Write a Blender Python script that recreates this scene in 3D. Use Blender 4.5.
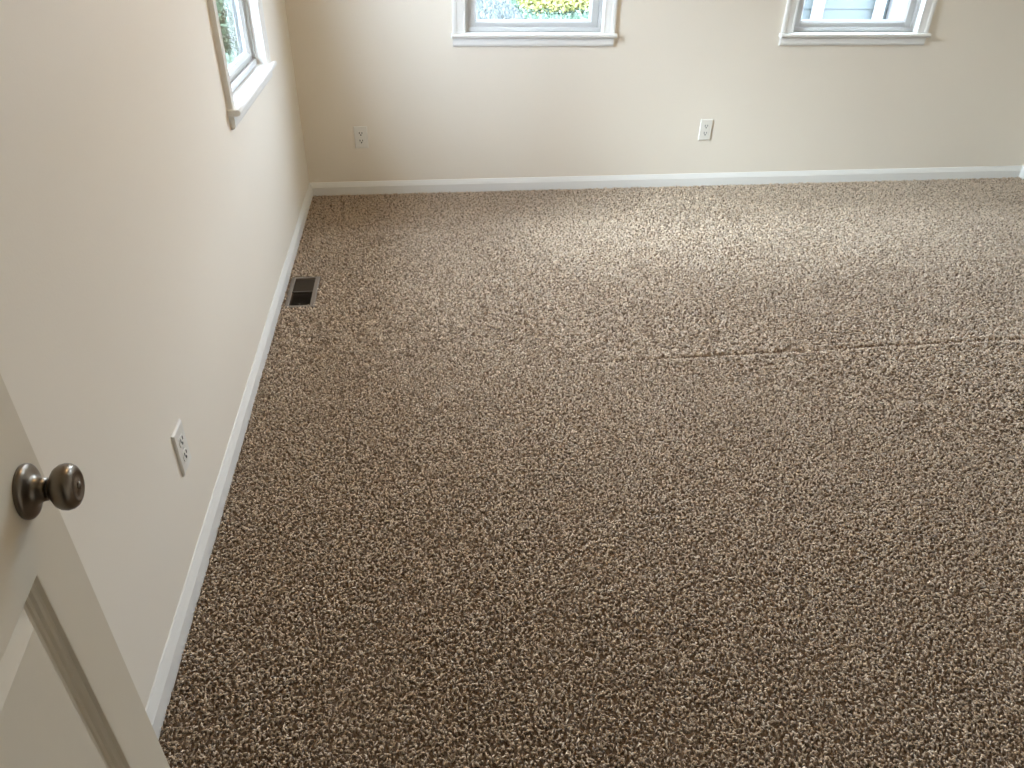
import bpy, bmesh, math
import numpy as np
from mathutils import Vector, Matrix

for o in list(bpy.data.objects):
    bpy.data.objects.remove(o, do_unlink=True)
scene = bpy.context.scene
COL = scene.collection

# ---------------------------------------------------------------- camera
FPX = 737.07
PITCH, YAW, ROLL = 0.5802, 0.1399, 0.0202
cam_d = bpy.data.cameras.new('camera')
cam_d.sensor_fit = 'HORIZONTAL'
cam_d.sensor_width = 36.0
cam_d.lens = FPX / 1024 * 36.0
cam_d.clip_start = 0.02
cam_d.clip_end = 300
cam = bpy.data.objects.new('camera', cam_d)
COL.objects.link(cam)
fwd = Vector((math.sin(YAW)*math.cos(PITCH), math.cos(YAW)*math.cos(PITCH), -math.sin(PITCH)))
r0 = Vector((math.cos(YAW), -math.sin(YAW), 0))
u0 = r0.cross(fwd)
rr = math.cos(ROLL)*r0 + math.sin(ROLL)*u0
uu = -math.sin(ROLL)*r0 + math.cos(ROLL)*u0
m = Matrix((rr, uu, -fwd)).transposed().to_4x4()
m.translation = Vector((0.5643, -4.0602, 1.3656))
cam.matrix_world = m
scene.camera = cam

# ---------------------------------------------------------------- sky and exposure
world = bpy.data.worlds.new('overcast_sky')
scene.world = world
world.use_nodes = True
bg = world.node_tree.nodes['Background']
bg.inputs['Color'].default_value = (0.83, 0.962, 1.20, 1)
bg.inputs['Strength'].default_value = 1.6
vs = scene.view_settings
vs.view_transform = 'Standard'
vs.look = 'None'
vs.gamma = 1.0
vs.use_curve_mapping = False
vs.exposure = 4.15
# hazy sun behind the overcast: a broad bright part of the sky, front-left of the house
sun_d = bpy.data.lights.new('hazy_sun', 'SUN')
sun_d.energy = .80; sun_d.angle = math.radians(28); sun_d.color = (.85, .97, 1.10)
sun = bpy.data.objects.new('hazy_sun', sun_d); COL.objects.link(sun)
sun.rotation_euler = Vector((.85, .25, -.44)).to_track_quat('-Z', 'Y').to_euler()

# room constants (metres; x along far wall, -y towards the camera, z up from pile tops)
RW, NY, CEIL = 4.264, -4.135, 2.30
FLOOR_Z = -0.0075
WT = 0.085                    # wall thickness
ZS = 0.806                   # stool (inner sill) top
WIN_W, WIN_H = 0.703, 1.24   # clear opening between casings, height above the stool
W1C, W2C, WLC = 1.2145, 2.949, -1.160

# sky portals in the window openings (sampling guides only, they emit nothing themselves)
def portal(loc, rz):
    l = bpy.data.lights.new('window_portal', 'AREA')
    l.shape = 'RECTANGLE'; l.size = WIN_W; l.size_y = WIN_H
    l.cycles.is_portal = True
    o = bpy.data.objects.new('window_portal', l); COL.objects.link(o)
    o.location = loc
    o.rotation_euler = (math.radians(-90), 0, rz)
portal((W1C, WT+.03, ZS+WIN_H/2), 0)
portal((W2C, WT+.03, ZS+WIN_H/2), 0)
portal((-WT-.03, WLC, ZS+WIN_H/2), math.radians(90))

# ---------------------------------------------------------------- materials
def mat(name, rgb, rough=0.6, metal=0.0, spec=0.5, bump=0, bscale=200, var=0, vscale=8, bdist=0.002, coat=0):
    mt = bpy.data.materials.new(name); mt.use_nodes = True
    nt = mt.node_tree; b = nt.nodes['Principled BSDF']
    b.inputs['Base Color'].default_value = (*rgb, 1)
    b.inputs['Roughness'].default_value = rough
    b.inputs['Metallic'].default_value = metal
    b.inputs['Specular IOR Level'].default_value = spec
    if coat: b.inputs['Coat Weight'].default_value = coat
    tc = nt.nodes.new('ShaderNodeTexCoord')
    if var:
        n = nt.nodes.new('ShaderNodeTexNoise'); n.inputs['Scale'].default_value = vscale
        n.inputs['Detail'].default_value = 4
        nt.links.new(tc.outputs['Object'], n.inputs['Vector'])
        mx = nt.nodes.new('ShaderNodeMix'); mx.data_type = 'RGBA'
        mx.inputs['A'].default_value = (*[c*(1-var) for c in rgb], 1)
        mx.inputs['B'].default_value = (*[min(1, c*(1+var)) for c in rgb], 1)
        nt.links.new(n.outputs['Fac'], mx.inputs['Factor'])
        nt.links.new(mx.outputs['Result'], b.inputs['Base Color'])
    if bump:
        n2 = nt.nodes.new('ShaderNodeTexNoise'); n2.inputs['Scale'].default_value = bscale
        n2.inputs['Detail'].default_value = 2
        nt.links.new(tc.outputs['Object'], n2.inputs['Vector'])
        bp = nt.nodes.new('ShaderNodeBump'); bp.inputs['Strength'].default_value = bump
        bp.inputs['Distance'].default_value = bdist
        nt.links.new(n2.outputs['Fac'], bp.inputs['Height'])
        nt.links.new(bp.outputs['Normal'], b.inputs['Normal'])
    return mt

M = {}
M['wall'] = mat('cream_wall_paint', (0.80, 0.735, 0.632), 0.55, bump=.12, bscale=160, var=.015, vscale=3)
M['ceiling'] = mat('white_ceiling_paint', (0.80, 0.75, 0.64), 0.9, bump=.2, bscale=90)
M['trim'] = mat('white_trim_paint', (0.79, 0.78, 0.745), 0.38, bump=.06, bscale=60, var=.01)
M['vinyl'] = mat('white_vinyl', (0.50, 0.50, 0.485), 0.5, var=.01)
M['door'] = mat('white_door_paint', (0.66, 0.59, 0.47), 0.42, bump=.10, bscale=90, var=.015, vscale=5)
M['plate'] = mat('white_plastic', (0.77, 0.745, 0.68), 0.3, var=.01)
M['slot'] = mat('dark_slot', (0.02, 0.02, 0.018), 0.7, var=.1)
M['screw'] = mat('painted_screw', (0.70, 0.69, 0.64), 0.35, metal=.3, var=.02)
M['pewter'] = mat('antique_pewter', (0.20, 0.17, 0.135), 0.30, metal=1.0, var=.10, vscale=40, bump=.03, bscale=300)
M['pewter_dark'] = mat('dark_pewter', (0.10, 0.085, 0.07), 0.4, metal=1.0, var=.1, vscale=40)
M['register'] = mat('brown_register_enamel', (0.17, 0.135, 0.105), 0.45, var=.08, vscale=30)
M['register_fin'] = mat('dark_brown_fin_enamel', (0.055, 0.042, 0.032), 0.5, var=.1, vscale=30)
M['duct'] = mat('duct_metal', (0.02, 0.018, 0.016), 0.6, metal=.2, var=.1)
M['backing'] = mat('carpet_backing', (0.19, 0.135, 0.092), 1.0, spec=.1, bump=.5, bscale=300, var=.2, vscale=60)
M['lawn'] = mat('lawn_soil', (0.020, 0.030, 0.016), 1.0, spec=.1, var=.3, vscale=3)
M['driveway'] = mat('pale_gravel', (0.033, 0.037, 0.036), 1.0, spec=.1, bump=1, bscale=12, var=.75, vscale=3.5, bdist=.02)
M['stone'] = mat('white_stone', (0.08, 0.08, 0.075), .9, var=.1, vscale=4, bump=.5, bscale=10, bdist=.02)
M['siding'] = mat('pale_blue_siding', (0.032, 0.040, 0.040), .7, var=.05, vscale=4)
M['white_out'] = mat('exterior_white_paint', (0.16, 0.16, 0.16), .6, var=.02)
M['roof'] = mat('grey_shingles', (0.06, 0.06, 0.065), .9, var=.3, vscale=10, bump=.5, bscale=40)
M['bark'] = mat('mottled_pale_bark', (0.010, 0.0125, 0.0125), .95, var=.55, vscale=7, bump=1, bscale=30, bdist=.02)
M['leaf'] = mat('green_leaf', (0.080, 0.125, 0.085), .6, var=.35, vscale=3)
M['petal'] = mat('yellow_petal', (0.115, 0.110, 0.018), .7, var=.2, vscale=9)
M['leaf_light'] = mat('light_green_leaf', (0.045, 0.085, 0.045), .6, var=.3, vscale=3)
M['reflector'] = mat('warm_reflector_tan', (0.41, 0.35, 0.27), .9, var=.06, vscale=2, bump=.3, bscale=40)  # warm tan for the unseen slab that bounces daylight indoors
M['jamb_dim'] = mat('grey_blue_jamb_dimming', (0.022, 0.027, 0.028), .6, var=.05)  # shade put into colour, for the liners over the outer jambs
M['straw'] = mat('pale_dry_grass', (0.075, 0.085, 0.080), .8, var=.4, vscale=6)
M['hall'] = mat('hall_paint', (0.55, 0.50, 0.42), .7, bump=.1, bscale=160)

g = bpy.data.materials.new('window_glass'); g.use_nodes = True
nt = g.node_tree; nt.nodes.clear()
out = nt.nodes.new('ShaderNodeOutputMaterial'); mx = nt.nodes.new('ShaderNodeMixShader')
tr = nt.nodes.new('ShaderNodeBsdfTransparent'); tr.inputs['Color'].default_value = (.955, .985, .98, 1)
gl = nt.nodes.new('ShaderNodeBsdfGlossy'); gl.inputs['Roughness'].default_value = .01
lw = nt.nodes.new('ShaderNodeLayerWeight'); lw.inputs['Blend'].default_value = .5      # Schlick reflectance, same on both faces
pw5 = nt.nodes.new('ShaderNodeMath'); pw5.operation = 'POWER'; pw5.inputs[1].default_value = 5
fr = nt.nodes.new('ShaderNodeMath'); fr.operation = 'MULTIPLY_ADD'; fr.inputs[1].default_value = .96; fr.inputs[2].default_value = .04
nt.links.new(lw.outputs['Facing'], pw5.inputs[0]); nt.links.new(pw5.outputs[0], fr.inputs[0])
nt.links.new(fr.outputs[0], mx.inputs[0]); nt.links.new(tr.outputs[0], mx.inputs[1]); nt.links.new(gl.outputs[0], mx.inputs[2])
nt.links.new(mx.outputs[0], out.inputs['Surface'])
M['glass'] = g

def yarn_material(name, rough=.9):
    mt = bpy.data.materials.new(name); mt.use_nodes = True
    nt = mt.node_tree; b = nt.nodes['Principled BSDF']
    at = nt.nodes.new('ShaderNodeAttribute'); at.attribute_name = 'yarn'
    nt.links.new(at.outputs['Color'], b.inputs['Base Color'])
    b.inputs['Roughness'].default_value = rough
    b.inputs['Specular IOR Level'].default_value = .15
    b.inputs['Sheen Weight'].default_value = .25
    b.inputs['Sheen Roughness'].default_value = .5
    return mt
M['yarn'] = yarn_material('flecked_carpet_yarn')

# ---------------------------------------------------------------- helpers
def tag(o, label=None, cat=None, group=None, kind=None):
    if label: o['label'] = label
    if cat: o['category'] = cat
    if group: o['group'] = group
    if kind: o['kind'] = kind
    return o

def empty(name, loc=(0,0,0), rz=0):
    o = bpy.data.objects.new(name, None); COL.objects.link(o)
    o.empty_display_size = .05
    o.location = loc; o.rotation_euler = (0, 0, rz)
    return o

def obj(name, bm, material, parent=None, smooth=False):
    bmesh.ops.recalc_face_normals(bm, faces=bm.faces)
    me = bpy.data.meshes.new(name); bm.to_mesh(me); bm.free()
    me.materials.append(M[material])
    if smooth:
        for p in me.polygons: p.use_smooth = True
    o = bpy.data.objects.new(name, me); COL.objects.link(o)
    if parent: o.parent = parent
    return o

def box(bm, a, b, bevel=0):
    x0, y0, z0 = [min(p, q) for p, q in zip(a, b)]; x1, y1, z1 = [max(p, q) for p, q in zip(a, b)]
    v = [bm.verts.new(c) for c in ((x0,y0,z0),(x1,y0,z0),(x1,y1,z0),(x0,y1,z0),(x0,y0,z1),(x1,y0,z1),(x1,y1,z1),(x0,y1,z1))]
    fs = [bm.faces.new([v[i] for i in f]) for f in ((0,3,2,1),(4,5,6,7),(0,1,5,4),(1,2,6,5),(2,3,7,6),(3,0,4,7))]
    if bevel:
        es = list({e for f in fs for e in f.edges})
        bmesh.ops.bevel(bm, geom=es, offset=bevel, segments=2, profile=.5, affect='EDGES')
    return bm

def boxes(*bs, bevel=0):
    bm = bmesh.new()
    for a, b in bs: box(bm, a, b, bevel)
    return bm

def sweep(profile, frames):
    """profile: list of (p,q); frames: list of functions (p,q)->xyz, closed cross section, capped."""
    bm = bmesh.new(); rings = []
    for f in frames: rings.append([bm.verts.new(f(p, q)) for p, q in profile])
    n = len(profile)
    for a, b in zip(rings, rings[1:]):
        for i in range(n): bm.faces.new((a[i], a[(i+1) % n], b[(i+1) % n], b[i]))
    bm.faces.new(rings[0]); bm.faces.new(rings[-1][::-1])
    return bm

def lathe(profile, seg=40, axis='x'):
    """profile (t along axis, r); axis +x; capped by r=0 ends."""
    bm = bmesh.new(); rings = []
    for t, r in profile:
        if r < 1e-6: rings.append([bm.verts.new((t, 0, 0))])
        else: rings.append([bm.verts.new((t, r*math.cos(2*math.pi*k/seg), r*math.sin(2*math.pi*k/seg))) for k in range(seg)])
    for a, b in zip(rings, rings[1:]):
        for k in range(seg):
            k2 = (k+1) % seg
            if len(a) == 1 and len(b) == 1: continue
            if len(a) == 1: bm.faces.new((a[0], b[k], b[k2]))
            elif len(b) == 1: bm.faces.new((a[k], b[0], a[k2]))
            else: bm.faces.new((a[k], b[k], b[k2], a[k2]))
    return bm

def numpy_mesh(name, verts, faces_quads, material, parent=None, smooth=True, colors=None):
    me = bpy.data.meshes.new(name)
    nv, nf = len(verts), len(faces_quads); k = faces_quads.shape[1]
    me.vertices.add(nv); me.vertices.foreach_set('co', verts.astype(np.float32).ravel())
    me.loops.add(nf*k); me.loops.foreach_set('vertex_index', faces_quads.astype(np.int32).ravel())
    me.polygons.add(nf); me.polygons.foreach_set('loop_start', np.arange(nf, dtype=np.int32)*k)
    me.polygons.foreach_set('loop_total', np.full(nf, k, np.int32))
    if smooth: me.polygons.foreach_set('use_smooth', np.ones(nf, bool))
    me.update(calc_edges=True)
    if colors is not None:
        at = me.attributes.new('yarn', 'FLOAT_COLOR', 'POINT')
        at.data.foreach_set('color', np.c_[colors, np.ones(nv)].astype(np.float32).ravel())
    me.materials.append(M[material])
    o = bpy.data.objects.new(name, me); COL.objects.link(o)
    if parent: o.parent = parent
    return o

# ---------------------------------------------------------------- room shell
def struct(o, label): return tag(o, label, kind='structure')

VX0, VX1, VY0, VY1 = 0.046, 0.135, -1.352, -1.098      # duct opening under the floor register
struct(obj('floor', boxes(
    ((-WT, NY-1.6, FLOOR_Z-.15), (VX0, WT, FLOOR_Z)), ((VX1, NY-1.6, FLOOR_Z-.15), (RW+WT, WT, FLOOR_Z)),
    ((VX0, NY-1.6, FLOOR_Z-.15), (VX1, VY0, FLOOR_Z)), ((VX0, VY1, FLOOR_Z-.15), (VX1, WT, FLOOR_Z))), 'backing'),
    'floor of the empty room beneath the brown carpet')
struct(obj('ceiling', boxes(((-WT, NY-1.6, CEIL), (RW+WT, WT, CEIL+.12))), 'ceiling'), 'plain white ceiling above the cream walls')

def wall_with_openings(name, length0, length1, cuts, plane, label, material='wall'):
    """plane(u, d, z) -> xyz; cuts list of (u0,u1,z0,z1)"""
    bm = bmesh.new()
    us = sorted({length0, length1, *[c[0] for c in cuts], *[c[1] for c in cuts]})
    for a, b in zip(us, us[1:]):
        zz = [(FLOOR_Z-.15, CEIL)]
        for c in cuts:
            if c[0] <= a and b <= c[1]: zz = [(FLOOR_Z-.15, c[2]), (c[3], CEIL)]
        for z0, z1 in zz:
            if z1 - z0 > 1e-4: box(bm, plane(a, 0, z0), plane(b, WT, z1))
    return struct(obj(name, bm, material), label)

OP = WIN_W/2 + .012            # rough opening half width (casing overlaps it)
zc = (ZS-.022, ZS+WIN_H+.012)
wall_with_openings('wall_far', -WT, RW+WT, [(W1C-OP, W1C+OP, *zc), (W2C-OP, W2C+OP, *zc)],
                   lambda u, d, z: (u, d, z), 'cream far wall with two white-trimmed windows')
wall_with_openings('wall_left', NY-1.6, 0, [(WLC-OP, WLC+OP, *zc)],
                   lambda u, d, z: (-d, u, z), 'cream left wall with one window beside the corner')
wall_with_openings('wall_right', NY-1.6, 0, [], lambda u, d, z: (RW+d, u, z), 'cream right wall of the room')
DOOR_X0, DOOR_X1, DOOR_H = 0.205, 0.985, 2.0
wall_with_openings('wall_near', 0, RW, [(DOOR_X0, DOOR_X1, FLOOR_Z-.15, DOOR_H)],
                   lambda u, d, z: (u, NY-d, z), 'cream near wall with the open doorway')
struct(obj('wall_hall', boxes(((-WT, NY-1.6-WT, FLOOR_Z-.15), (RW+WT, NY-1.6, CEIL)), ((1.35, NY-1.6, FLOOR_Z-.15), (1.45, NY-WT, CEIL))), 'hall'),
       'hallway wall outside the open doorway')

# baseboards: ranch profile with a stepped, sloping top
HB, TB = 0.065, 0.0125
BP = [(0, FLOOR_Z), (TB, FLOOR_Z), (TB, .040), (TB-.0015, .0425), (TB-.0022, .0455), (TB-.0045, .052), (.0042, .0605), (.003, .064), (0, HB)]
def baseboard(name, fr, label):
    struct(obj(name, sweep(BP, fr), 'trim'), label)
baseboard('baseboard_left', [lambda p, q: (p, NY, q), lambda p, q: (p, -p, q)], 'white baseboard along the left wall')
baseboard('baseboard_far', [lambda p, q: (p, -p, q), lambda p, q: (RW-p, -p, q)], 'white baseboard along the far wall')
baseboard('baseboard_right', [lambda p, q: (RW-p, -p, q), lambda p, q: (RW-p, NY, q)], 'white baseboard along the right wall')
baseboard('baseboard_near', [lambda p, q: (DOOR_X1+.07, NY+p, q), lambda p, q: (RW, NY+p, q)], 'white baseboard along the near wall')

# ---------------------------------------------------------------- windows
def window(name, loc, rz, label):
    """local x along the wall, y outward, z=0 at the stool top"""
    w = empty(name, loc, rz); struct(w, label)
    hw, H = WIN_W/2, WIN_H
    CW = .064
    # casing profile: p = across from the inner edge outwards, q = thickness towards the room
    CP = [(0, 0), (0, .009), (.003, .0115), (.010, .0125), (.0125, .0105), (.040, .0135), (.046, .017), (.058, .0185), (CW, .0165), (CW, 0)]
    for s in (-1, 1):
        obj('casing', sweep(CP, [lambda p, q: (s*(hw+p), -q, 0), lambda p, q: (s*(hw+p), -q, H+p)]), 'trim', w)
    obj('casing', sweep(CP, [lambda p, q: (-hw-p, -q, H+p), lambda p, q: (hw+p, -q, H+p)]), 'trim', w)
    # stool with rounded nose and horns, running back to the frame
    SP = [(.028, -.020), (-.030, -.020), (-.036, -.0175), (-.0395, -.0125), (-.040, -.009), (-.038, -.003), (-.034, 0), (.028, 0)]
    bm = bmesh.new(); rings = []
    obj('stool', sweep([(p, q) for p, q in SP if True], [lambda p, q: (-hw, p, q), lambda p, q: (hw, p, q)]), 'trim', w)
    for s in (-1, 1):
        HP = [(max(-.040, min(p, 0)), q) for p, q in SP]
        obj('stool_horn', sweep(HP, [lambda p, q: (s*hw, p, q), lambda p, q: (s*(hw+CW+.006), p, q), lambda p, q: (s*(hw+CW+.008), min(0, p*.97), q*.94-.0005)]), 'trim', w)
    # apron under the stool, its ends cut square
    AP = [(0, -.020), (.014, -.020), (.0165, -.028), (.0165, -.050), (.0135, -.058), (.009, -.061), (0, -.062)]
    obj('apron', sweep(AP, [lambda p, q: (-hw-CW, -p, q), lambda p, q: (hw+CW-.003, -p, q)]), 'trim', w)
    # wooden jambs, inside faces
    for s in (-1, 1):
        obj('jamb', boxes(((s*hw, -.001, -.02), (s*(hw+.011), WT, H+.01))), 'trim', w)
    obj('jamb', boxes(((-hw, -.001, H), (hw, WT, H+.011))), 'trim', w)
    obj('sill', boxes(((-hw, .028, -.020), (hw, WT+.03, .002))), 'vinyl', w)
    # vinyl frame set into the jambs
    fw = .016
    for s in (-1, 1):
        obj('frame', boxes(((s*hw, .026, .002), (s*(hw-fw), WT-.002, H)), bevel=.0015), 'vinyl', w)
    obj('frame', boxes(((-hw+fw, .026, H-fw), (hw-fw, WT-.002, H)), bevel=.0015), 'vinyl', w)
    obj('frame_stop', boxes(((-hw+fw, .024, .002), (hw-fw, .036, .024)), bevel=.002), 'vinyl', w)
    for s in (-1, 1):
        obj('jamb_dim_liner', boxes(((s*(hw-fw), .0605, .003), (s*(hw-fw-.002), WT-.003, H*.5-.002))), 'jamb_dim', w)  # added liners: dark colour dims the sky-lit white outer jambs
    # lower and upper sash; each: stiles, rails, glazing bead, pane
    def sash(y0, z0, z1, nm):
        x1 = hw-fw-.001; sw = .034
        s_ = obj(nm, boxes(((-x1, y0, z0), (-x1+sw, y0+.022, z1)), ((x1-sw, y0, z0), (x1, y0+.022, z1)),
                           ((-x1+sw, y0, z0), (x1-sw, y0+.022, z0+sw)), ((-x1+sw, y0, z1-sw), (x1-sw, y0+.022, z1)), bevel=.0015), 'vinyl', w)
        xi, za, zb = x1-sw, z0+sw, z1-sw
        bd = bmesh.new()
        o_ = [(-xi, y0+.001, za), (xi, y0+.001, za), (xi, y0+.001, zb), (-xi, y0+.001, zb)]
        d = .011
        i_ = [(-xi+d, y0+.012, za+d), (xi-d, y0+.012, za+d), (xi-d, y0+.012, zb-d), (-xi+d, y0+.012, zb-d)]
        b_ = [(x, y0+.018, z) for x, y, z in i_]; c_ = [(x, y0+.018, z) for x, y, z in o_]
        R_ = [[bd.verts.new(v) for v in r] for r in (o_, i_, b_, c_)]
        for k in range(4):
            for a in range(4):
                A, B = R_[a], R_[(a+1) % 4]
                bd.faces.new((A[k], A[(k+1) % 4], B[(k+1) % 4], B[k]))
        obj('glazing_bead', bd, 'vinyl', s_)
        obj('pane', boxes(((-xi+.002, y0+.013, za+.002), (xi-.002, y0+.017, zb-.002))), 'glass', s_)
        return s_
    lo = sash(.038, .010, H*.52, 'lower_sash')
    sash(.0615, H*.50, H-fw-.001, 'upper_sash')
    obj('sash_lock', boxes(((-.03, .030, H*.52-.002), (.03, .060, H*.52+.010)), ((-.004, .022, H*.52+.010), (.004, .05, H*.52+.018)), bevel=.002), 'vinyl', lo)
    return w
window('window_1', (W1C, 0, ZS), 0, 'white window in the middle of the far wall, yellow flowers outside')
window('window_2', (W2C, 0, ZS), 0, 'white window at the right of the far wall, pale siding outside')
window('window_3', (0, WLC, ZS), math.radians(90), 'white window in the left wall near the corner, green outside')

# ---------------------------------------------------------------- door (open along the left wall) and its casing
def frame_door():
    t = empty('trim_1', (DOOR_X0, NY, 0)); struct(t, 'white casing around the open doorway')
    W_ = DOOR_X1-DOOR_X0
    obj('jamb', boxes(((0, -WT-.002, FLOOR_Z), (.018, .002, DOOR_H))), 'trim', t)
    obj('jamb', boxes(((W_-.018, -WT-.002, FLOOR_Z), (W_, .002, DOOR_H))), 'trim', t)
    obj('jamb', boxes(((.018, -WT-.002, DOOR_H-.018), (W_-.018, .002, DOOR_H))), 'trim', t)
    obj('casing', boxes(((-.055, .0005, FLOOR_Z), (.005, .0165, DOOR_H+.055)), bevel=.003), 'trim', t)
    obj('casing', boxes(((W_-.005, .0005, FLOOR_Z), (W_+.055, .0165, DOOR_H+.055)), bevel=.003), 'trim', t)
    obj('casing', boxes(((.005, .0005, DOOR_H-.005), (W_-.005, .0165, DOOR_H+.055)), bevel=.003), 'trim', t)
frame_door()

# door local frame: +x = door face normal (towards the room), y = along the door to the free edge, z up.
# face plane x=0, slab from x=-.035 to 0, free edge at y=0, hinge edge at y=-DW
DW, DH = .735, 1.965
EDGE = (0.150, -3.389)
ux, uy = -.085, .996
door_rz = math.atan2(uy, ux) - math.pi/2
door = empty('door_1', (EDGE[0], EDGE[1], 0), door_rz)
struct(door, 'white raised-panel door standing open at the left with a pewter knob')
ST = .087                       # stile width
RAIL_TOP = .779                 # top edge of the lower panels
MUL = .085
pw = (DW-2*ST-MUL)/2
cols = [(-ST-pw, -ST), (-DW+ST, -DW+ST+pw)]
rows = [(.21, RAIL_TOP), (.97, 1.55), (1.63, 1.865)]
DZ0 = .012
# stiles, rails and mullions as one slab
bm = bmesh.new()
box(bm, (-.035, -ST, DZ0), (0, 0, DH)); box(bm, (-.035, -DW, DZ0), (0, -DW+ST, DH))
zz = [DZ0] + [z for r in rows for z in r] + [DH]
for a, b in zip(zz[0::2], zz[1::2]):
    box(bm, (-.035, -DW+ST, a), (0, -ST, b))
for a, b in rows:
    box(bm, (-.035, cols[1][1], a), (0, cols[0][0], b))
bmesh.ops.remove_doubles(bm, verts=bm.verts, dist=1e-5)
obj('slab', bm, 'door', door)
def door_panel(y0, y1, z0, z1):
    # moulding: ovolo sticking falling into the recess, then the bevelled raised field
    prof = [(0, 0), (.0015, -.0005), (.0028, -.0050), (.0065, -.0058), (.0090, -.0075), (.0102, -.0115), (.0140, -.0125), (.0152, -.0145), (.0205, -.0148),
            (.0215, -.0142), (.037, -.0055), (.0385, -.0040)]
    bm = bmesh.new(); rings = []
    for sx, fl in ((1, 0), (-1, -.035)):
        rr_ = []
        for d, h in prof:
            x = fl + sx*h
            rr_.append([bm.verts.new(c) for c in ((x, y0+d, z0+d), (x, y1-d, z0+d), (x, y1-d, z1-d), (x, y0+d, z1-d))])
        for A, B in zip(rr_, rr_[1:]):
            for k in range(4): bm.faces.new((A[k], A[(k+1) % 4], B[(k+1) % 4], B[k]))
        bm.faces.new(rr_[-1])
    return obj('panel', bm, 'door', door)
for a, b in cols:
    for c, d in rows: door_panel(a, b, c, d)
# knob
KY, KZ = -.0445, .853
def knob_part(profile, seg):
    bm = lathe(profile, seg)
    for v in bm.verts: v.co += Vector((0, KY, KZ))
    return bm
obj('rosette', knob_part([(-.001, 0), (-.001, .0285), (.002, .0292), (.0042, .0288), (.006, .027), (.0075, .0238), (.009, .0182), (.0115, .0145), (.016, .0125), (.0210, .0118), (.0210, 0)], 48), 'pewter', door, True)
obj('neck', knob_part([(.0200, 0), (.0200, .0102), (.0242, .0102), (.0242, 0)], 40), 'pewter_dark', door, True)
kb = obj('knob', knob_part([(.0225, 0), (.0225, .0100), (.0248, .0112), (.0268, .0165), (.0298, .0208), (.0340, .0236), (.0390, .0245), (.0435, .0236), (.0470, .0212), (.0492, .0175), (.0498, .0150), (.0490, .0136), (.0482, .011), (.0488, .0080), (.0498, .0056), (.0501, 0)], 56), 'pewter', door, True)
obj('lock_button', knob_part([(.0490, 0), (.0490, .0042), (.0512, .0038), (.0517, 0)], 24), 'pewter', kb, True)
obj('latch_plate', boxes(((-.029, -.0005, KZ-.028), (-.006, .0015, KZ+.028)), bevel=.0005), 'pewter', door)
for hz in (.22, .98, 1.75):
    hb_ = lathe([(-.045, 0), (-.045, .006), (.045, .006), (.045, 0)], 16)
    for v in hb_.verts: v.co = Vector((.003 + v.co.y, -DW-.004 + v.co.z, hz + v.co.x))
    obj('hinge', hb_, 'pewter', door, True)

# ---------------------------------------------------------------- ceiling lamp (above the view)
LAMP_W = 2.3
lm_ = bpy.data.materials.new('warm_lamp_glass'); lm_.use_nodes = True
b_ = lm_.node_tree.nodes['Principled BSDF']
b_.inputs['Base Color'].default_value = (.8, .75, .65, 1)
b_.inputs['Emission Color'].default_value = (1.0, .66, .33, 1)
b_.inputs['Emission Strength'].default_value = LAMP_W
M['lamp'] = lm_
lamp = empty('ceiling_lamp', (1.15, -1.85, CEIL)); tag(lamp, 'warm flush dome lamp in the middle of the ceiling', 'lamp')
def down(bm):
    for v in bm.verts: v.co = Vector((v.co.y, v.co.z, -v.co.x))
    return bm
obj('base', down(lathe([(0, 0), (0, .17), (.022, .17), (.026, .165), (.026, 0)], 40)), 'trim', lamp, True)
obj('dome', down(lathe([(.0262, 0), (.0262, .158), (.045, .152), (.070, .125), (.088, .08), (.096, .03), (.097, 0)], 40)), 'lamp', lamp, True)
obj('finial', down(lathe([(.096, 0), (.097, .009), (.106, .010), (.113, .005), (.115, 0)], 16)), 'pewter', lamp, True)

# ---------------------------------------------------------------- wall outlets
def outlet(loc, rz, label):
    """local: x across, -y out of the wall, z up, origin at plate centre on the wall"""
    t = empty('wall_outlet', loc, rz)
    tag(t, label, 'outlet', 'duplex outlets on the cream walls')
    w, h, d = .035, .057, .0065
    bm = bmesh.new(); rs = []
    for s, y in ((1, -.0004), (1, -.0022), (.965, -.0046), (.90, -d)):
        e = .035*(1-s)
        rs.append([bm.verts.new(c) for c in ((-w+e, y, -h+e), (w-e, y, -h+e), (w-e, y, h-e), (-w+e, y, h-e))])
    for A, B in zip(rs, rs[1:]):
        for k in range(4): bm.faces.new((A[k], A[(k+1) % 4], B[(k+1) % 4], B[k]))
    bm.faces.new(rs[-1]); bm.faces.new(rs[0][::-1])
    obj('cover_plate', bm, 'plate', t)
    for s in (1, -1):
        zc_ = s*.0195
        pts = [(.0165*math.cos(a)*1.02, max(-.0125, min(.0125, .0165*math.sin(a)))) for a in np.linspace(0, 2*math.pi, 25)[:-1]]
        r_ = obj('receptacle', sweep([(x, z) for x, z in pts], [lambda p, q: (p, -d+.001, zc_+q), lambda p, q: (p, -d-.0015, zc_+q)]), 'plate', t)
        obj('slot', boxes(((-.0086, -d-.0012, zc_-.0010), (-.0050, -d-.0020, zc_+.0090))), 'slot', r_)
        obj('slot', boxes(((.0050, -d-.0012, zc_-.0002), (.0086, -d-.0020, zc_+.0085))), 'slot', r_)
        gp = [((.0036)*math.cos(a), (.0036)*math.sin(a)) for a in np.linspace(0, 2*math.pi, 13)[:-1]]
        obj('ground_slot', sweep(gp, [lambda p, q: (p, -d-.0012, zc_-.0065+q), lambda p, q: (p, -d-.0020, zc_-.0065+q)]), 'slot', r_)
    sp = [(.003*math.cos(a), .003*math.sin(a)) for a in np.linspace(0, 2*math.pi, 13)[:-1]]
    obj('screw', sweep(sp, [lambda p, q: (p, -d+.001, q), lambda p, q: (p, -d-.0008, q)]), 'screw', t)
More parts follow.
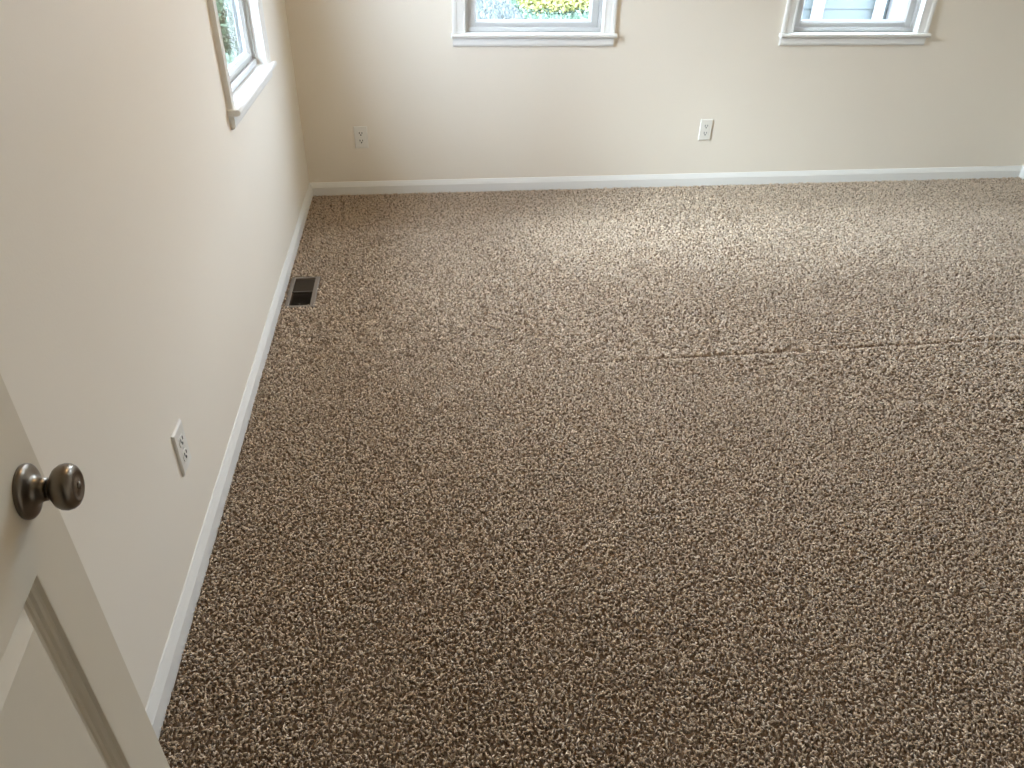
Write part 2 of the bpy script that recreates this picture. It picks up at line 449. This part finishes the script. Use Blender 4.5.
outlet((.2652+.035, 0, .2452+.057), 0, 'white duplex outlet on the far wall, nearer the left corner')
outlet((2.1658+.035, 0, .2541+.057), 0, 'white duplex outlet on the far wall between the two windows')
outlet((0, -2.6803+.035, .2489+.057), math.radians(90), 'white duplex outlet low on the left wall near the door')

# ---------------------------------------------------------------- floor register
reg = empty('floor_register', (0.082, -1.213, -.0028))
tag(reg, 'brown metal floor register sunk in the carpet by the left baseboard', 'floor vent')
hx, hy = .059, .146; ix, iy = .0415, .126
bm = bmesh.new(); rs = []
for a, b, z in ((hx, hy, -.013), (hx, hy, -.0015), (hx-.004, hy-.004, .0022), (ix+.002, iy+.002, .0030), (ix, iy, .0018), (ix, iy, -.012)):
    rs.append([bm.verts.new(c) for c in ((-a, -b, z), (a, -b, z), (a, b, z), (-a, b, z))])
for A, B in zip(rs, rs[1:]+rs[:1]):
    for k in range(4): bm.faces.new((A[k], A[(k+1) % 4], B[(k+1) % 4], B[k]))
obj('frame', bm, 'register', reg)
obj('cross_bar', boxes(((-ix, -.004, -.008), (ix, .004, .0016))), 'register_fin', reg)
fin_me = None
NF = 9
for side in (1, -1):
    for k in range(NF):
        yc = side*(.010 + (iy-.014)*(k+.5)/NF)
        if fin_me is None:
            fo = obj('fin', boxes(((-ix, -.0006, -.0065), (ix, .0006, .0065))), 'register_fin', reg); fin_me = fo.data
        else:
            fo = bpy.data.objects.new('fin', fin_me); COL.objects.link(fo); fo.parent = reg
        fo.location = (0, yc, -.0055); fo.rotation_euler = (math.radians(-38*side), 0, 0)
obj('damper_lever', boxes(((-.003, -iy+.004, -.012), (.003, -iy+.0085, .006)), bevel=.0008), 'register', reg)
obj('duct', boxes(((-ix-.002, -iy-.002, -.16), (-ix, iy+.002, -.012)), ((ix, -iy-.002, -.16), (ix+.002, iy+.002, -.012)),
                  ((-ix, -iy-.002, -.16), (ix, -iy, -.012)), ((-ix, iy, -.16), (ix, iy+.002, -.012)), ((-ix, -iy, -.165), (ix, iy, -.16))), 'duct', reg)

# ---------------------------------------------------------------- carpet pile: twisted frieze tufts
rng = np.random.default_rng(7)
SEAM_Y = -1.880
def smooth_noise(x, y, seed, scale, octaves=3):
    r = np.random.default_rng(seed); v = np.zeros_like(x); amp = 1.0; tot = 0
    for o_ in range(octaves):
        for _ in range(5):
            a = r.uniform(0, 2*math.pi); f = 2**o_/scale*r.uniform(.7, 1.3)*2*math.pi
            v += amp*np.sin(f*(x*math.cos(a)+y*math.sin(a)) + r.uniform(0, 6.28))/5
        tot += amp; amp *= .6
    return v/tot*2
def grid_points(sp, keep):
    xs = np.arange(TB+.002, RW-TB, sp); ys = np.arange(NY+.002, -TB-.001, sp*.9)
    X, Y = np.meshgrid(xs, ys)
    X = X + rng.normal(0, .30*sp, X.shape) + (np.arange(len(ys)) % 2)[:, None]*sp*.5
    Y = Y + rng.normal(0, .30*sp, Y.shape)
    X = X.ravel(); Y = Y.ravel()
    ok = (X > TB-.001) & (X < RW-TB) & (Y < -TB+.001) & (Y > NY)
    rx, ry = np.abs(X-.082), np.abs(Y+1.213)
    ok &= ~((rx < hx+.004) & (Y < -1.213+hy+.005) & (Y > -1.213-iy-.003))
    # parted pile along the carpet seam, strongest on the right of the room
    X, Y = X[ok], Y[ok]
    sd = Y-SEAM_Y-.003*np.sin(X*3.1); st = np.clip((X-.7)/.8, 0, 1)*(.8+.2*np.sin(X*17))
    push = st*np.clip(1-np.abs(sd)/.020, 0, 1)*.0050
    Y = Y + np.where(sd >= 0, 1, -1)*push
    ok = np.ones(len(X), bool)
    ok &= keep(X, Y)
    return X[ok], Y[ok]
PAL = np.array([[.76, .612, .458], [.69, .542, .396], [.60, .457, .324], [.50, .370, .254], [.39, .276, .181]])
PW = np.array([.24, .30, .24, .14, .08])
PILE = .0075
def tufts(X, Y, segs, rad, height, curl):
    n = len(X)
    # lean shapes brightness: doorwards lightens most floor, reversed near the door darkens, with patches
    lean_mix = 1/(1+np.exp(-(Y+2.95+.10*smooth_noise(X, Y, 12, 1.1))/.12))
    ang = np.where(rng.uniform(size=n) < lean_mix, -math.pi/2, math.pi/2) + .7*smooth_noise(X, Y, 11, .9) + rng.normal(0, 1.05, n)
    sd = Y-SEAM_Y-.003*np.sin(X*3.1)
    parted = (np.abs(sd) < .020) & (rng.uniform(size=n) < .75*np.clip((X-.7)/1.1, 0, 1))
    ang = np.where(parted, np.where(sd >= 0, 1, -1)*math.pi/2 + rng.normal(0, .6, n), ang)
    curlang = np.where(parted, .4, 1.0)*rng.normal(0, 1.0, n)
    h = height*rng.uniform(.78, 1.12, n)
    c = curl*rng.uniform(.55, 1.35, n)
    tip = rng.uniform(.62, 1.08, n)
    dz = .0020*smooth_noise(X, Y, 3, .35) + .0006*smooth_noise(X, Y, 4, .06)

    amp = .0030*np.clip((X-.6)/1.0, 0, 1)
    dz = dz + amp*np.exp(-((np.abs(sd)-.022)/.018)**2) - .9*amp*np.exp(-(sd/.008)**2)
    r = rad*rng.uniform(.78, 1.25, n)
    ts = np.linspace(0, 1, segs+1)
    P = np.zeros((n, segs+1, 3))
    for k, t in enumerate(ts):
        a = ang + curlang*t
        bend = c*(t**1.35)
        up = h*(np.interp(t, [0, .33, .5, .67], [0, .78, .97, 1.0]) if t <= .67 else 1 + (tip-1)*(t-.67)/.33)
        P[:, k, 0] = X + np.cos(a)*bend; P[:, k, 1] = Y + np.sin(a)*bend
        P[:, k, 2] = -PILE - .001 + up + dz*min(1, t*2)
    # keep curls inside the room
    np.clip(P[:, :, 0], TB*.8, RW-TB*.8, out=P[:, :, 0]); np.clip(P[:, :, 1], NY, -TB*.8, out=P[:, :, 1])
    T = np.gradient(P, axis=1); T /= np.linalg.norm(T, axis=2, keepdims=True)+1e-12
    side = np.stack([-np.sin(ang), np.cos(ang), np.zeros(n)], 1)[:, None, :]*np.ones((1, segs+1, 1))
    nrm = np.cross(T, side)
    taper = np.interp(ts, [0, .45, .8, 1], [.8, 1.1, 1.05, .5])
    V = np.zeros((n, segs+1, 3, 3))
    tw = rng.uniform(0, 6.28, n)[:, None] + ts[None]*2.2
    for j in range(3):
        a = tw + j*2*math.pi/3
        V[:, :, j] = P + (r[:, None]*taper)[..., None]*(np.cos(a)[..., None]*side + np.sin(a)[..., None]*nrm)
    base = (np.arange(n)*(segs+1)*3)[:, None]
    F = []
    for k in range(segs):
        for j in range(3):
            j2 = (j+1) % 3
            F.append([k*3+j, k*3+j2, (k+1)*3+j2, (k+1)*3+j])
    F = (base[:, None, :] + np.array(F)[None]).reshape(-1, 4)
    w = PW/PW.sum()
    col = PAL[rng.choice(len(PAL), n, p=w)]*rng.uniform(.88, 1.12, (n, 1))
    col = np.repeat(col, (segs+1)*3, axis=0)
    return V.reshape(-1, 3), F, col
def zone(X, Y):
    # 0 = finest tufts on the floor nearest the doorway, 1 = middle and far floor, 2 = the right-hand side by the near wall
    d = np.hypot(X-.564, Y+4.06) + .22*np.sin(X*911.3+Y*577.7)
    side = (X > 2.05+(Y+3.42)*.767 + .1*np.sin(X*911.3+Y*577.7)) | (Y < -3.6)
    return np.where(side, 2, np.where(d < 2.45, 0, 1))
parts_ = [tufts(*grid_points(sp, lambda X, Y, k=k: zone(X, Y) == k), 2, rd, hh, cl)
          for k, (sp, rd, hh, cl) in enumerate(((.0071, .0027, .0073, .0090), (.0097, .0036, .0075, .0118), (.0122, .0045, .0078, .0135)))]
off = np.cumsum([0]+[len(p[0]) for p in parts_])
carpet = numpy_mesh('carpet', np.concatenate([p[0] for p in parts_]), np.concatenate([p[1]+o_ for p, o_ in zip(parts_, off)]), 'yarn', colors=np.concatenate([p[2] for p in parts_]))
tag(carpet, 'flecked brown and beige twisted-pile carpet covering the whole floor', 'carpet', kind='stuff')

# ---------------------------------------------------------------- outdoors seen through the panes
GZ = -.60
struct(obj('lawn_ground', boxes(((-40, WT+.02, GZ-.3), (45, 60, GZ)), ((-40, -20, GZ-.3), (-WT-.02, WT+.02, GZ))), 'lawn'), 'green lawn around the house')
reflector_o = obj('reflector', boxes(((-1.2, WT+.06, GZ-.05), (8.6, 5.6, GZ+.03))), 'reflector')  # added out of view to bounce warm daylight up to the ceiling
tag(reflector_o, 'unseen added deck just outside the far wall', 'reflector')
drive = obj('gravel_driveway', boxes(((-.6, 6.5, GZ-.05), (2.75, 24, GZ+.02))), 'driveway')
tag(drive, 'pale gravel strip seen through the far middle window', 'driveway')

def blob(name, loc, size, seed, material, parent=None):
    bm = bmesh.new(); bmesh.ops.create_icosphere(bm, subdivisions=3, radius=1)
    r = np.random.default_rng(seed); ph = r.uniform(0, 6, 6)
    for v in bm.verts:
        k = 1 + .10*math.sin(3*v.co.x+ph[0])*math.sin(2.5*v.co.y+ph[1]) + .06*math.sin(6*v.co.z+ph[2]+4*v.co.x)
        v.co = Vector((v.co.x*size[0], v.co.y*size[1], v.co.z*size[2]))*k + Vector(loc)
    return obj(name, bm, material, parent, True)
tag(blob('garden_rock', (3.45, 13.9, GZ+.05), (.42, .42, .22), 1, 'stone'), 'white rock among the yellow flowers outside the middle window', 'rock')
bm = sweep([(-.22, -.05), (.22, -.05), (.22, .03), (-.22, .03)],
           [lambda p, q, x=x, y=y: (x+p*.3, y+p*1.6, GZ+q) for x, y in ((2.70, 13.3), (3.1, 12.75), (3.5, 12.2), (4.4, 11.75), (6.0, 11.5))])
tag(obj('garden_edging', bm, 'stone'), 'white stone edging curving below the yellow flowers outside', 'edging')

def leaf_cloud(name, centers, leaf, material, parent, seed, up=.3):
    r = np.random.default_rng(seed); n = len(centers)
    d = r.normal(size=(n, 3)); d[:, 2] += up; d /= np.linalg.norm(d, axis=1)[:, None]
    s = np.cross(d, r.normal(size=(n, 3))); s /= np.linalg.norm(s, axis=1)[:, None]
    nn = np.cross(d, s)
    L = leaf*r.uniform(.6, 1.3, (n, 1))
    V = np.stack([centers, centers+d*L*.5+s*L*.28+nn*L*.08, centers+d*L, centers+d*L*.5-s*L*.28+nn*L*.08], 1).reshape(-1, 3)
    F = np.arange(n*4).reshape(-1, 4)
    return numpy_mesh(name, V, F, material, parent, smooth=False)

r5 = np.random.default_rng(21)
bed = empty('flower_bed', (4.15, 12.9, GZ))
tag(bed, 'bed of yellow flowers outside the middle far window', 'flowers')
n = 9000
cx = r5.uniform(-1.25, 2.2, n); cy = r5.normal(-.1, .34, n) + .25*np.sin(cx*2)
c = np.c_[cx, cy, r5.uniform(.0, .16, n)]
tag(leaf_cloud('foliage', c, .10, 'leaf', bed, 5, up=.8), kind='stuff')
n = 14000
cx = r5.uniform(-1.2, 2.1, n); cy = r5.normal(0, .36, n) + .25*np.sin(cx*2)
c = np.c_[cx, cy, r5.uniform(.14, .26, n)]
tag(leaf_cloud('blossoms', c, .09, 'petal', bed, 6, up=.2), kind='stuff')

# grass blades on the nearer lawn in the window views
n = 26000
c = np.r_[np.c_[r5.uniform(2.8, 9, n), r5.uniform(11.2, 20, n), np.full(n, GZ)],
          np.c_[r5.uniform(-5.5, -.9, n), r5.uniform(5.7, 16, n), np.full(n, GZ)]]
tag(leaf_cloud('lawn_grass', c, .13, 'leaf', None, 9, up=2.5), 'short green grass of the lawn outside', 'grass', kind='stuff')

# unseen eave overhangs, added to cut high sky light at the windows
struct(obj('eave_shade_far', boxes(((-.55, WT+.002, CEIL-.02), (RW+.6, .52, CEIL+.10))), 'white_out'), 'added unseen eave cutting sky light outside the far wall')
struct(obj('eave_shade_left', boxes(((-.55, NY-1.6, CEIL-.02), (-WT-.002, WT, CEIL+.10))), 'white_out'), 'added unseen eave cutting sky light outside the left wall')

c = np.c_[r5.uniform(1.1, 2.72, 5000), r5.uniform(10.5, 16, 5000), np.full(5000, GZ+.025)]
tag(leaf_cloud('dry_grass', c, .20, 'straw', None, 15, up=4), 'pale dry grass standing on the gravel outside the middle window', 'grass', kind='stuff')

# neighbouring house with lap siding and white porch posts (right far window)
house = empty('neighbour_house', (8.6, 6.6, GZ))
tag(house, 'pale blue house with lap siding seen through the right far window', 'house')
obj('wall', boxes(((-4.2, .05, 0), (4.2, 3.5, 2.35))), 'siding', house)
lap = None
for k in range(15):
    z0 = .02 + k*.155
    if lap is None:
        lap = obj('siding_board', sweep([(.05, 0), (.022, 0), (.040, .158), (.05, .158)], [lambda p, q: (-4.2, p, q), lambda p, q: (4.2, p, q)]), 'siding', house)
        lap.location.z = z0; lm = lap.data
    else:
        o = bpy.data.objects.new('siding_board', lm); COL.objects.link(o); o.parent = house; o.location.z = z0
for x, wd in ((-2.42, .06), (-1.52, .05), (-1.20, .16)):
    obj('porch_post', boxes(((x-wd, -.10, 0), (x+wd, .015, 2.3)), bevel=.008), 'white_out', house)
obj('roof', sweep([(-.5, 2.45), (1.75, 3.1), (4.0, 2.45), (4.0, 2.36), (1.75, 3.01), (-.5, 2.36)], [lambda p, q: (-4.5, p, q), lambda p, q: (4.5, p, q)]), 'roof', house)

# trees and shrubs beyond the left window
def tree(loc, rad, h, label, seed, crown, nleaf):
    t = empty('tree', loc); tag(t, label, 'tree')
    r = np.random.default_rng(seed)
    fr = []
    prof = [(math.cos(a), math.sin(a)) for a in np.linspace(0, 2*math.pi, 15)[:-1]]
    for z in np.linspace(0, h, 10):
        k = rad*(1.25-.25*min(1, z/.6)) * (1-.45*z/h); ox = .08*math.sin(z*1.3+seed)*z/h
        fr.append(lambda p, q, k=k, z=z, ox=ox: (p*k*(1+.06*math.sin(5*z+3*p))+ox, q*k, z))
    obj('trunk', sweep(prof, fr), 'bark', t, True)
    for j in range(6):
        a = j*1.05+r.uniform(-.3, .3); z0 = h*(.62+.06*j); L = crown*.8
        pr = [(.5*math.cos(b), .5*math.sin(b)) for b in np.linspace(0, 2*math.pi, 9)[:-1]]
        f2 = []
        for s in np.linspace(0, 1, 5):
            k = rad*.6*(1-.8*s)
            f2.append(lambda p, q, s=s, k=k: (math.cos(a)*L*s - math.sin(a)*p*k*2, math.sin(a)*L*s + math.cos(a)*p*k*2, z0+L*.55*s+q*k*2))
        obj('branch', sweep(pr, f2), 'bark', t, True)
    d = r.normal(size=(nleaf, 3)); d /= np.linalg.norm(d, axis=1)[:, None]
    c = d*crown*r.uniform(.35, 1, (nleaf, 1))*np.array([1, 1, .75]) + np.array([0, 0, h+crown*.1])
    tag(leaf_cloud('foliage', c, .16, 'leaf', t, seed+1), kind='stuff')
tree((-1.50, 7.2, GZ), .10, 4.2, 'pale-barked tree outside the left window', 2, 1.8, 9000)
def shrub(loc, size, label, seed, nl):
    t = empty('shrub', loc); tag(t, label, 'shrub')
    r = np.random.default_rng(seed)
    d = r.normal(size=(nl, 3)); d /= np.linalg.norm(d, axis=1)[:, None]
    c = d*np.array(size)*r.uniform(.5, 1, (nl, 1)); c[:, 2] = np.abs(c[:, 2])
    tag(leaf_cloud('foliage', c, .10, 'leaf_light', t, seed), kind='stuff')
    for j in range(5):
        a = j*1.26; bmx = sweep([(.015*math.cos(b), .015*math.sin(b)) for b in np.linspace(0, 6.28, 7)[:-1]],
            [lambda p, q, s=s: (p+math.cos(a)*size[0]*.5*s, q+math.sin(a)*size[1]*.5*s, size[2]*.7*s) for s in (0, .5, 1)])
        obj('stem', bmx, 'bark', t, True)
shrub((-2.55, 8.3, GZ), (1.0, .9, 1.25), 'leafy green shrub outside the left window', 31, 7000)
stake = empty('garden_stake', (-1.44, 6.0, GZ)); tag(stake, 'slim pale stake beside the tree outside the left window', 'stake')
obj('pole', sweep([(.014*math.cos(b), .014*math.sin(b)) for b in np.linspace(0, 6.28, 9)[:-1]], [lambda p, q: (p, q, 0), lambda p, q: (p, q, 1.5)]), 'white_out', stake, True)
obj('cap', sweep([(.018*math.cos(b), .018*math.sin(b)) for b in np.linspace(0, 6.28, 9)[:-1]], [lambda p, q: (p, q, 1.49), lambda p, q: (p*.6, q*.6, 1.53)]), 'white_out', stake, True)
